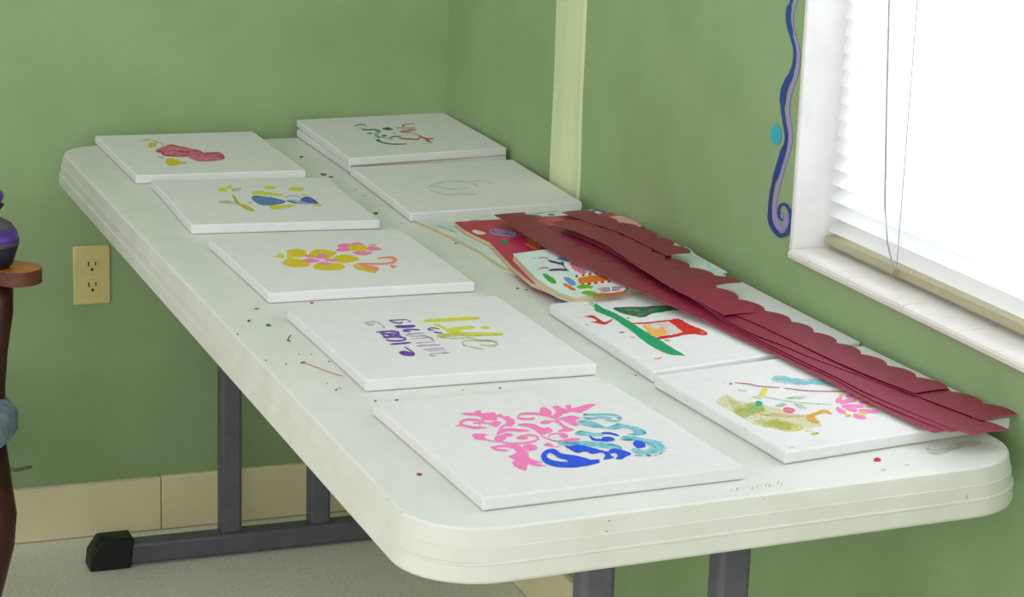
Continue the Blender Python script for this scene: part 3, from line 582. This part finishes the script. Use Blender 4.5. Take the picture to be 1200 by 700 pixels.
# ------------------------------------------------------------------ activity books between the canvases
def book(poly_px, z0, th, cover, label, name='activity_book'):
    q = [tuple(float(v) for v in az(x, y, z0+th)[:2]) if not isinstance(x, str) else y for x, y in poly_px]
    c = np.mean(np.array(q), 0); r = thing(name, (c[0], c[1], z0), label, 'book', 'activity books piled on the table')
    ins = [(c[0]+(x-c[0])*.992, c[1]+(y-c[1])*.992) for x, y in q]
    MB().prism(ins, z0+.0005, z0+th-.0006).build('page_block', m_pages, r)
    MB().prism(q, z0, z0+.0005).build('back_cover', cover, r)
    MB().prism(q, z0+th-.0006, z0+th).build('front_cover', cover, r)
    return r
m_cblue = mat('cover_pale_blue', (196, 218, 220), .4, (222, 226, 218), 25, .35, .65)
m_cmag = mat('cover_magenta', (196, 28, 92), .35, (184, 22, 70), 30)
m_cwht = mat('cover_white_blue', (226, 234, 234), .35, (204, 226, 232), 16, .35, .6)
z1, z2, z3 = T+.0066, T+.0136, T+.0226
W_ = lambda X, Y: ('w', (X, Y))
k1 = book([(507,266),W_(.405,1.214),W_(.704,1.222),W_(.704,.79),(650,332),(590,312),(560,292)], T, .0066, m_cblue, 'pale blue and white activity book, bottom of the pile beside the blank canvas')
k2 = book([(545,270),W_(.448,1.160),W_(.702,1.165),W_(.700,.775),(655,343),(623,331),(600,312),(574,284)], z1, .0070, m_cmag, 'magenta activity book with a yellow coil drawing, middle of the pile')
# third: curled white page block with rounded near corner
k3 = book([(601,297.5),(645,291.5),W_(.694,.93),W_(.690,.752),(695,346),(672,347.5),(655,342),(642,335),(628,325),(614,311)], z2, .0090, m_cwht, 'white activity book printed with a striped gingerbread house, top of the pile')
C5z = (500, 235, 6.667); C5b = (600, 290, 6.667); C5c = (640, 235, 6.667)
d = Design(uz(z1)); d.add(C5z, [S(soft((120,196,206)),[(310,180),(380,165),(440,175)],34),S(paint((110,70,60)),[(480,175),(540,178),(600,190)],10),S(paint((150,120,60)),[(470,195),(540,202),(600,205)],10),S(soft((120,190,210)),[(70,195),(140,215),(230,250)],14)]); d.flush('cover_picture', k1); d = Design(uz(z1)); d.add(C5z, [
 S(paint((60,130,60)),[(830,120),(900,130)],20),S(paint((70,150,70)),[(950,110),(1000,112)],14),S(paint((50,60,60)),[(820,115),(860,135),(950,125)],8),S(soft((120,200,205)),[(800,112),(900,98),(1030,85)],12)])
d.flush('cover_picture', k1); d = Design(uz(z1)); d.add(C5c, [S(paint((90,90,180)),[(340,92),(400,75),(470,105)],14),S(paint((60,80,170)),[(350,100),(400,115),(460,118)],10)])
d.flush('cover_picture', k1)
d = Design(uz(z2)); BLU = paint((70, 140, 210), (110,170,220))
d.add(C5z, [P(paint((232,220,216)),[(355,238),(390,232),(465,255),(430,268),(380,258)]),S(BLU,[(490,240),(530,228),(620,240),(690,265),(680,278),(600,272),(520,258),(490,245)],14),S(paint((200,120,170)),[(540,245),(610,252)],14),S(wp((120,190,220)),[(640,250),(700,262)],16),
 P(paint((20,140,90)),[(580,320),(610,308),(640,325),(620,340),(592,338)]),S(paint((220,110,120)),[(590,298),(650,295)],8)] + [S(paint((226,170,20)), [(770+i*22,312+i*17),(800+i*22,302+i*15),(812+i*22,325+i*14),(790+i*22,350+i*12),(772+i*22,335+i*12)],9) for i in range(4)])
d.flush('cover_picture', k2); d = Design(uz(z2)); d.add(C5c, [P(paint((226,150,160),(232,196,196),900),[(465,150),(520,125),(600,122),(700,165),(748,205),(660,212),(560,203),(480,185)]),S(paint((236,226,210)),[(462,160),(500,190),(580,208),(690,210)],9),S(RX,[(500,170),(525,172)],10)])
d.flush('cover_picture', k2)
d = Design(uz(z3)); RW = paint((206,40,36)); WH = paint((240,240,238)); DP = paint((96,40,96)); PKD = paint((224,120,160))
sh = [P(mat('print_sky_blue',(206,230,236),.4,(230,238,238),20),[(30,60),(150,45),(290,60),(420,200),(500,330),(420,350),(300,300),(160,200)]),
 S(PKD,[(205,85),(250,78),(290,95)],10),S(DP,[(285,103),(340,118),(410,135)],18),S(PKD,[(218,168),(250,158),(290,165)],14),S(DP,[(288,180),(360,174),(440,178)],18),S(DP,[(385,115),(410,140),(445,182)],24),S(GY,[(200,190),(205,170),(225,162)],5),S(GY,[(160,90),(185,78)],6),
 P(BLU,[(348,88),(390,76),(450,98),(430,108),(380,102)]),S(WH,[(415,115),(435,155),(500,195)],30),P(PKD,[(452,122),(500,130),(585,192),(545,205),(480,172)]),
 P(paint((60,170,60)),[(238,212),(270,208),(320,240),(346,270),(330,285),(280,262)]),P(paint((100,160,214)),[(402,236),(440,234),(490,268),(500,292),(465,298),(425,268)]),P(paint((220,120,30)),[(398,288),(430,285),(497,328),(480,338),(430,315)]),
 P(paint((224,120,20)),[(515,245),(600,225),(700,218),(755,258),(700,275),(560,292)])]
for i in range(7):
    sh.append(S(RW if i % 2 == 0 else WH, [(495+i*26,228-i*4),(515+i*26,222-i*4)],20))
for i in range(10):
    sh.append(S(RW if i % 2 == 0 else WH, [(540+i*26,292-i*3),(562+i*26,288-i*3)],17))
sh += [P(paint((110,180,40)),[(505,305),(560,288),(634,305),(600,325),(530,322)]),P(paint((240,236,190)),[(540,330),(600,320),(640,335),(580,345)]),P(paint((90,180,50)),[(540,352),(600,338),(668,362),(600,377)]),
 P(paint((196,92,20)),[(640,368),(760,350),(872,340),(875,362),(760,377),(660,383)]),P(paint((236,220,224)),[(635,325),(700,302),(820,296),(895,312),(860,342),(740,357),(665,348)])]
for i in range(4): sh.append(S(paint((110,60,120)), [(665+i*10,322+i*9),(760,314+i*9),(870-i*8,306+i*9)],6))
sh += [S(WH,[(770,300),(775,350)],12),S(paint((50,50,70)),[(870,350),(900,325),(890,310)],7)]
d.add(C5b, sh)
d.flush('cover_picture', k3); d = Design(uz(z3)); d.add((760,290,6.667), [P(mat('print_light_blue',(170,216,226),.4,(214,232,234),60),[(250,5),(320,30),(300,75),(430,100),(470,180),(500,215),(600,222),(380,62),(300,0)])])
d.flush('cover_picture', k3)

# ------------------------------------------------------------------ maroon scalloped border strips
def smooth(t): t = max(0, min(1, t)); return t*t*(3-2*t)
def strip(px, zl, width, label, phase=0, per=.0505, amp=.013, curl=0, far=None, endlift=0, bump=None):
    """px: lower straight edge, far end first; the height over the table is a function of y"""
    def hz(y): return T + .0188 + .0082*smooth((y-.49)/.17) + zl + endlift*smooth((.35-y)/.3)**2
    pts = []
    for x, y in px:
        z = T+.018+zl
        for _ in range(4): p = az(x, y, z); z = hz(p[1])
        pts.append((float(p[0]), float(p[1])))
    # resample
    c = catmull(pts, False, 10); ac = [0]
    for i in range(1, len(c)): ac.append(ac[-1]+math.dist(c[i], c[i-1]))
    Lt = ac[-1]; N = max(40, int(Lt/.0036)); vs = []; fs = []; ctr = None
    nz_ = 4
    cols = []
    for i in range(N+1):
        s_ = Lt*i/N; j = max(0, min(len(ac)-2, next((q for q in range(len(ac)-1) if ac[q+1] >= s_), len(ac)-2)))
        t = (s_-ac[j])/max(1e-9, ac[j+1]-ac[j]); x = c[j][0]+(c[j+1][0]-c[j][0])*t; y = c[j][1]+(c[j+1][1]-c[j][1])*t
        dirx = pts[-1][0]-pts[0][0]; diry = pts[-1][1]-pts[0][1]; l = math.hypot(dirx, diry)
        nx, ny = -diry/l, dirx/l       # towards the wall (+x)
        u = ((Lt - s_)/per + phase) % 1.0
        ww = width - amp + amp*(abs(math.sin(math.pi*u)))**.55
        z = hz(y)
        cols.append((x, y, nx, ny, ww, z, s_))
    for (x, y, nx, ny, ww, z, s_) in cols:
        for k in range(nz_+1):
            q = k/nz_; X = x+nx*ww*q; Y = y+ny*ww*q
            zz = z + .0008*math.sin(q*math.pi) + curl*q*smooth((s_-.0)/.1)
            if bump:
                for (by, br, bh) in bump: zz += bh*math.exp(-((y-by)/br)**2)*(.4+.6*math.sin(q*math.pi))
            vs.append((min(X, XR-.0015), Y, zz))
    n = nz_+1
    r = None
    tops = [(i*n+k, (i+1)*n+k, (i+1)*n+k+1, i*n+k+1) for i in range(N) for k in range(nz_)]
    # solid card .5 mm thick
    m0 = len(vs); vs2 = vs + [(x, y, z-.0006) for x, y, z in vs]
    fs = list(tops) + [tuple(m0+a for a in f[::-1]) for f in tops]; fm = [0]*len(tops) + [1]*len(tops)
    for i in range(N):
        a, b_ = i*n, (i+1)*n; fs.append((a, m0+a, m0+b_, b_)); fm.append(2)
        a, b_ = i*n+nz_, (i+1)*n+nz_; fs.append((a, b_, m0+b_, m0+a)); fm.append(2)
    for k in range(nz_):
        fs.append((k, k+1, m0+k+1, m0+k)); fm.append(2)
        a = N*n+k; fs.append((a, m0+a, m0+a+1, a+1)); fm.append(2)
    o = mesh_obj('border_strip', vs2, fs, [m_maroon, m_mback, m_medge], None, fmat=fm, smooth=False)
    # put the origin at the strip's own place
    me = o.data; cx_ = np.mean([v[0] for v in vs2]); cy_ = np.mean([v[1] for v in vs2]); cz_ = min(v[2] for v in vs2)
    me.transform(Matrix.Translation((-cx_, -cy_, -cz_))); o.location = (cx_, cy_, cz_)
    for p in me.polygons: p.use_smooth = p.material_index < 2
    try: me.set_sharp_from_angle(angle=.9)
    except Exception: pass
    tag(o, label, 'border strip', 'maroon scalloped border strips')
    return o
m_medge = mat('border_card_edge', (176, 88, 104), .7)
strip([(579,252),(646,294),(690,315),(729,333),(759,345.5),(796,362.5),(832,378.5),(865,395.5),(908,415.5),(964,444),(1020,472.5),(1086,504),(1097,506.5)], 0, .056, 'maroon scalloped strip, whose long front edge crosses the fireplace canvas', bump=[(1.10,.02,.003),(1.04,.015,.002)])
strip([(632,266),(660,281),(690,298),(740,323),(790,346),(840,371),(900,400),(930,414)], -.0024, .056, 'maroon scalloped strip at the very bottom, mostly hidden under the other strips', phase=.4)
strip([(655,268),(700,287),(760,320),(800,343),(836,367),(880,395.5),(937,424.5),(977,443.5),(1020,467),(1060,485),(1113,506.5)], .0017, .056, 'maroon scalloped strip ending between the two lowest tips on the daisy canvas', phase=.3)
strip([(662,268),(715,292),(760,320),(800,343),(836,366),(880,392.5),(937,421),(977,440),(1020,462),(1077,486.5),(1123,505),(1139,509.5)], .0034, .054, 'maroon scalloped strip whose pointed end lies nearest the table front edge', phase=.07, endlift=-.0005)
strip([(672,270),(715,290),(760,320),(790,339),(820,354),(845,370),(880,389.5),(917,404),(955,420),(1015,442),(1072,462.5),(1117,479.5),(1151,492)], .0054, .055, 'maroon scalloped strip whose pointed tip reaches the table right corner beside the wall', phase=.05)
strip([(735,304),(770,323),(820,349),(880,376),(913,391.5),(976,421.5),(1024,442),(1072.5,460.5)], .0078, .0545, 'maroon scalloped strip whose cut end lies halfway along the daisy canvas', phase=.02)
strip([(646,261),(661,266.5),(682,274),(715,289),(760,320),(790,338),(820,353),(848.5,369)], .0097, .055, 'maroon scalloped strip whose cut end lies beside the fireplace canvas', phase=.03, bump=[(1.06,.03,.004),(1.14,.02,.003)])
strip([(652,254),(690,268),(721,283),(760,304.5),(790,318),(818,327),(841,334)], .0064, .042, 'maroon scalloped strip along the wall, ending beside the white book', phase=.1)
strip([(658,249),(690,260),(721,270),(745,281),(767.5,292),(781,299.5)], .0114, .046, 'maroon scalloped strip nearest the green wall, uppermost at the far end of the fan', phase=.04)

# ------------------------------------------------------------------ dried drop of red paint
p = az(1028, 540, T)
o = MB().lathe([(.0030, 0), (.0035, .0009), (.0031, .0021), (.0016, .0029), (.0003, .0031)], (0, 0, 0), 16, sx=1.15).build('paint_drop', mat('red_bead', (200, 44, 72), .3), None, smooth=True)
o.location = (float(p[0]), float(p[1]), T+.0001); tag(o, 'small round red blob on the white table in front of the daisy canvas', 'paint blob')

# ------------------------------------------------------------------ armchair at the left edge
m_wood = mat('armrest_oak', (196, 116, 40), .3, (158, 86, 30), 14, .3, .7, stretch=(.3, 2.5, 2.5))
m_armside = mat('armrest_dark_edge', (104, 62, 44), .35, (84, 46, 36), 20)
m_dkw = mat('dark_mahogany', (62, 22, 20), .3, (40, 16, 16), 20, .35, .6)
m_cush = mat('slate_blue_upholstery', (138, 156, 172), .7, (112, 132, 152), 60, bump=.2, bscale=700)
ch = thing('armchair', (-.165, 1.36, 0), 'wooden armchair with blue-grey seat and curved dark legs, cut off by the left edge', 'chair')
def arm(yc):
    # flat oak arm with rounded front end
    pl = []; hw = .034; xe = -.116
    for k in range(13):
        a = math.radians(-90+180*k/12); pl.append((xe-hw+hw*math.cos(a), yc+hw*math.sin(a)))
    pl += [(-.50, yc+hw*.7), (-.62, yc+hw*.6), (-.62, yc-hw*.6), (-.50, yc-hw*.7)]
    o = MB().prism(pl, .6320, .6540, 0, 1).build('armrest', [m_wood, m_armside], ch, bevel=.005, seg=3)
    pp = [(-.190, yc, .629), (-.186, yc, .58), (-.196, yc, .52), (-.206, yc, .46), (-.208, yc, .42)]
    MB().tube(pp, [.022, .018, .016, .018, .020], 14).build('arm_support', m_dkw, ch, smooth=True)
arm(1.36); arm(.84)
def cushion(x0, x1, y0, y1, z0, z1, nm, sub=3):
    vs = []; nx = ny = 14
    bm = bmesh.new(); bmesh.ops.create_cube(bm, size=1)
    bmesh.ops.subdivide_edges(bm, edges=bm.edges[:], cuts=7, use_grid_fill=True)
    for v in bm.verts:
        x, y, z = v.co*2
        e = 5.0; q = (abs(x)**e+abs(y)**e+abs(z)**2.6)**(1/e) if max(abs(x), abs(y), abs(z)) > 0 else 1
        l = (abs(x)**e + abs(y)**e + abs(z)**e)**(1/e); x, y, z = x/l, y/l, z/l
        dome = 1 - .25*(x*x+y*y)/2 if z > 0 else 1
        v.co = Vector(((x0+x1)/2+x*(x1-x0)/2, (y0+y1)/2+y*(y1-y0)/2, (z0+z1)/2+z*dome*(z1-z0)/2)) - Vector(ch.location)
    me = bpy.data.meshes.new(nm); bm.to_mesh(me); bm.free(); me.materials.append(m_cush)
    for p_ in me.polygons: p_.use_smooth = True
    o = bpy.data.objects.new(nm, me); C.objects.link(o); o.parent = ch
    return o
cushion(-.68, -.128, .82, 1.405, .378, .462, 'seat_cushion')
cushion(-.72, -.66, .88, 1.32, .50, .95, 'back_cushion')
MB().box((-.66, .865, .345), (-.195, 1.355, .392)).build('seat_frame', m_dkw, ch, bevel=.006)
MB().box((-.755, .85, .46), (-.715, .90, 1.0)).box((-.755, 1.30, .46), (-.715, 1.35, 1.0)).box((-.76, .85, .96), (-.71, 1.35, 1.02)).box((-.755, .85, .36), (-.66, 1.35, .47)).build('backrest_frame', m_dkw, ch, bevel=.008)
for yl in (1.345, .875):
    # front cabriole leg: knee bulges forward, ankle narrows, foot turns out
    MB().tube([(-0.207, yl, .395), (-0.199, yl, .35), (-0.193, yl, .31), (-0.187, yl, .27), (-0.191, yl, .22), (-0.205, yl, .16), (-0.221, yl, .10), (-0.225, yl, .05), (-0.215, yl, .02), (-0.211, yl, 0)],
              [.026, .026, .026, .027, .025, .021, .017, .016, .021, .022], 16).build('leg', m_dkw, ch, smooth=True)
    MB().tube([(-.70, yl, .40), (-.70, yl, .3), (-.715, yl, .18), (-.75, yl, .06), (-.765, yl, 0)], [.024, .022, .019, .017, .018], 14).build('leg', m_dkw, ch, smooth=True)

ch.rotation_euler.z = math.radians(-52)

# purple and black pouch resting on the armrest
m_pur = mat('purple_satin', (92, 52, 160), .35, (66, 36, 120), 60); m_gp = mat('grey_purple_fabric', (92, 82, 98), .6, (76, 66, 84), 80); m_bk = mat('black_fabric', (24, 20, 30), .6, (34, 24, 44), 90)
pcx, pcy = -.192, 1.36
pu = thing('pouch', (pcx, pcy, .654), 'purple, grey and black rounded pouch standing on the wooden armrest', 'pouch')
MB().lathe([(.024, 0), (.030, .004), (.034, .016), (.040, .034)], (pcx, pcy, .6545), 28).build('pouch_base', m_bk, pu, smooth=True)
MB().lathe([(.040, .034), (.0405, .040), (.038, .052), (.030, .064), (.018, .071), (.008, .074)], (pcx, pcy, .6545), 28).build('pouch_body', m_gp, pu, smooth=True)
vs = []; fs = []
for i in range(7):
    for j in range(9):
        a = math.radians(-95+i*12); t = j/8; r = .0395*(1-.55*t*t)+.0012; z_ = .041+.028*t
        vs.append((pcx+r*math.cos(a), pcy+r*math.sin(a), .6545+z_))
fs = [(i*9+j, i*9+j+1, (i+1)*9+j+1, (i+1)*9+j) for i in range(6) for j in range(8)]
o = mesh_obj('purple_patch', vs, fs, m_pur, pu, smooth=True); md = o.modifiers.new('s', 'SOLIDIFY'); md.thickness = .001
MB().lathe([(.008, .073), (.007, .078), (.016, .086), (.021, .092), (.012, .094)], (pcx, pcy, .6545), 12).build('pouch_neck', m_bk, pu)
MB().lathe([(.012, .093), (.018, .097), (.021, .104), (.018, .111), (.004, .113)], (pcx, pcy, .6545), 9).build('pouch_ruffle', m_pur, pu)
print('scene built')
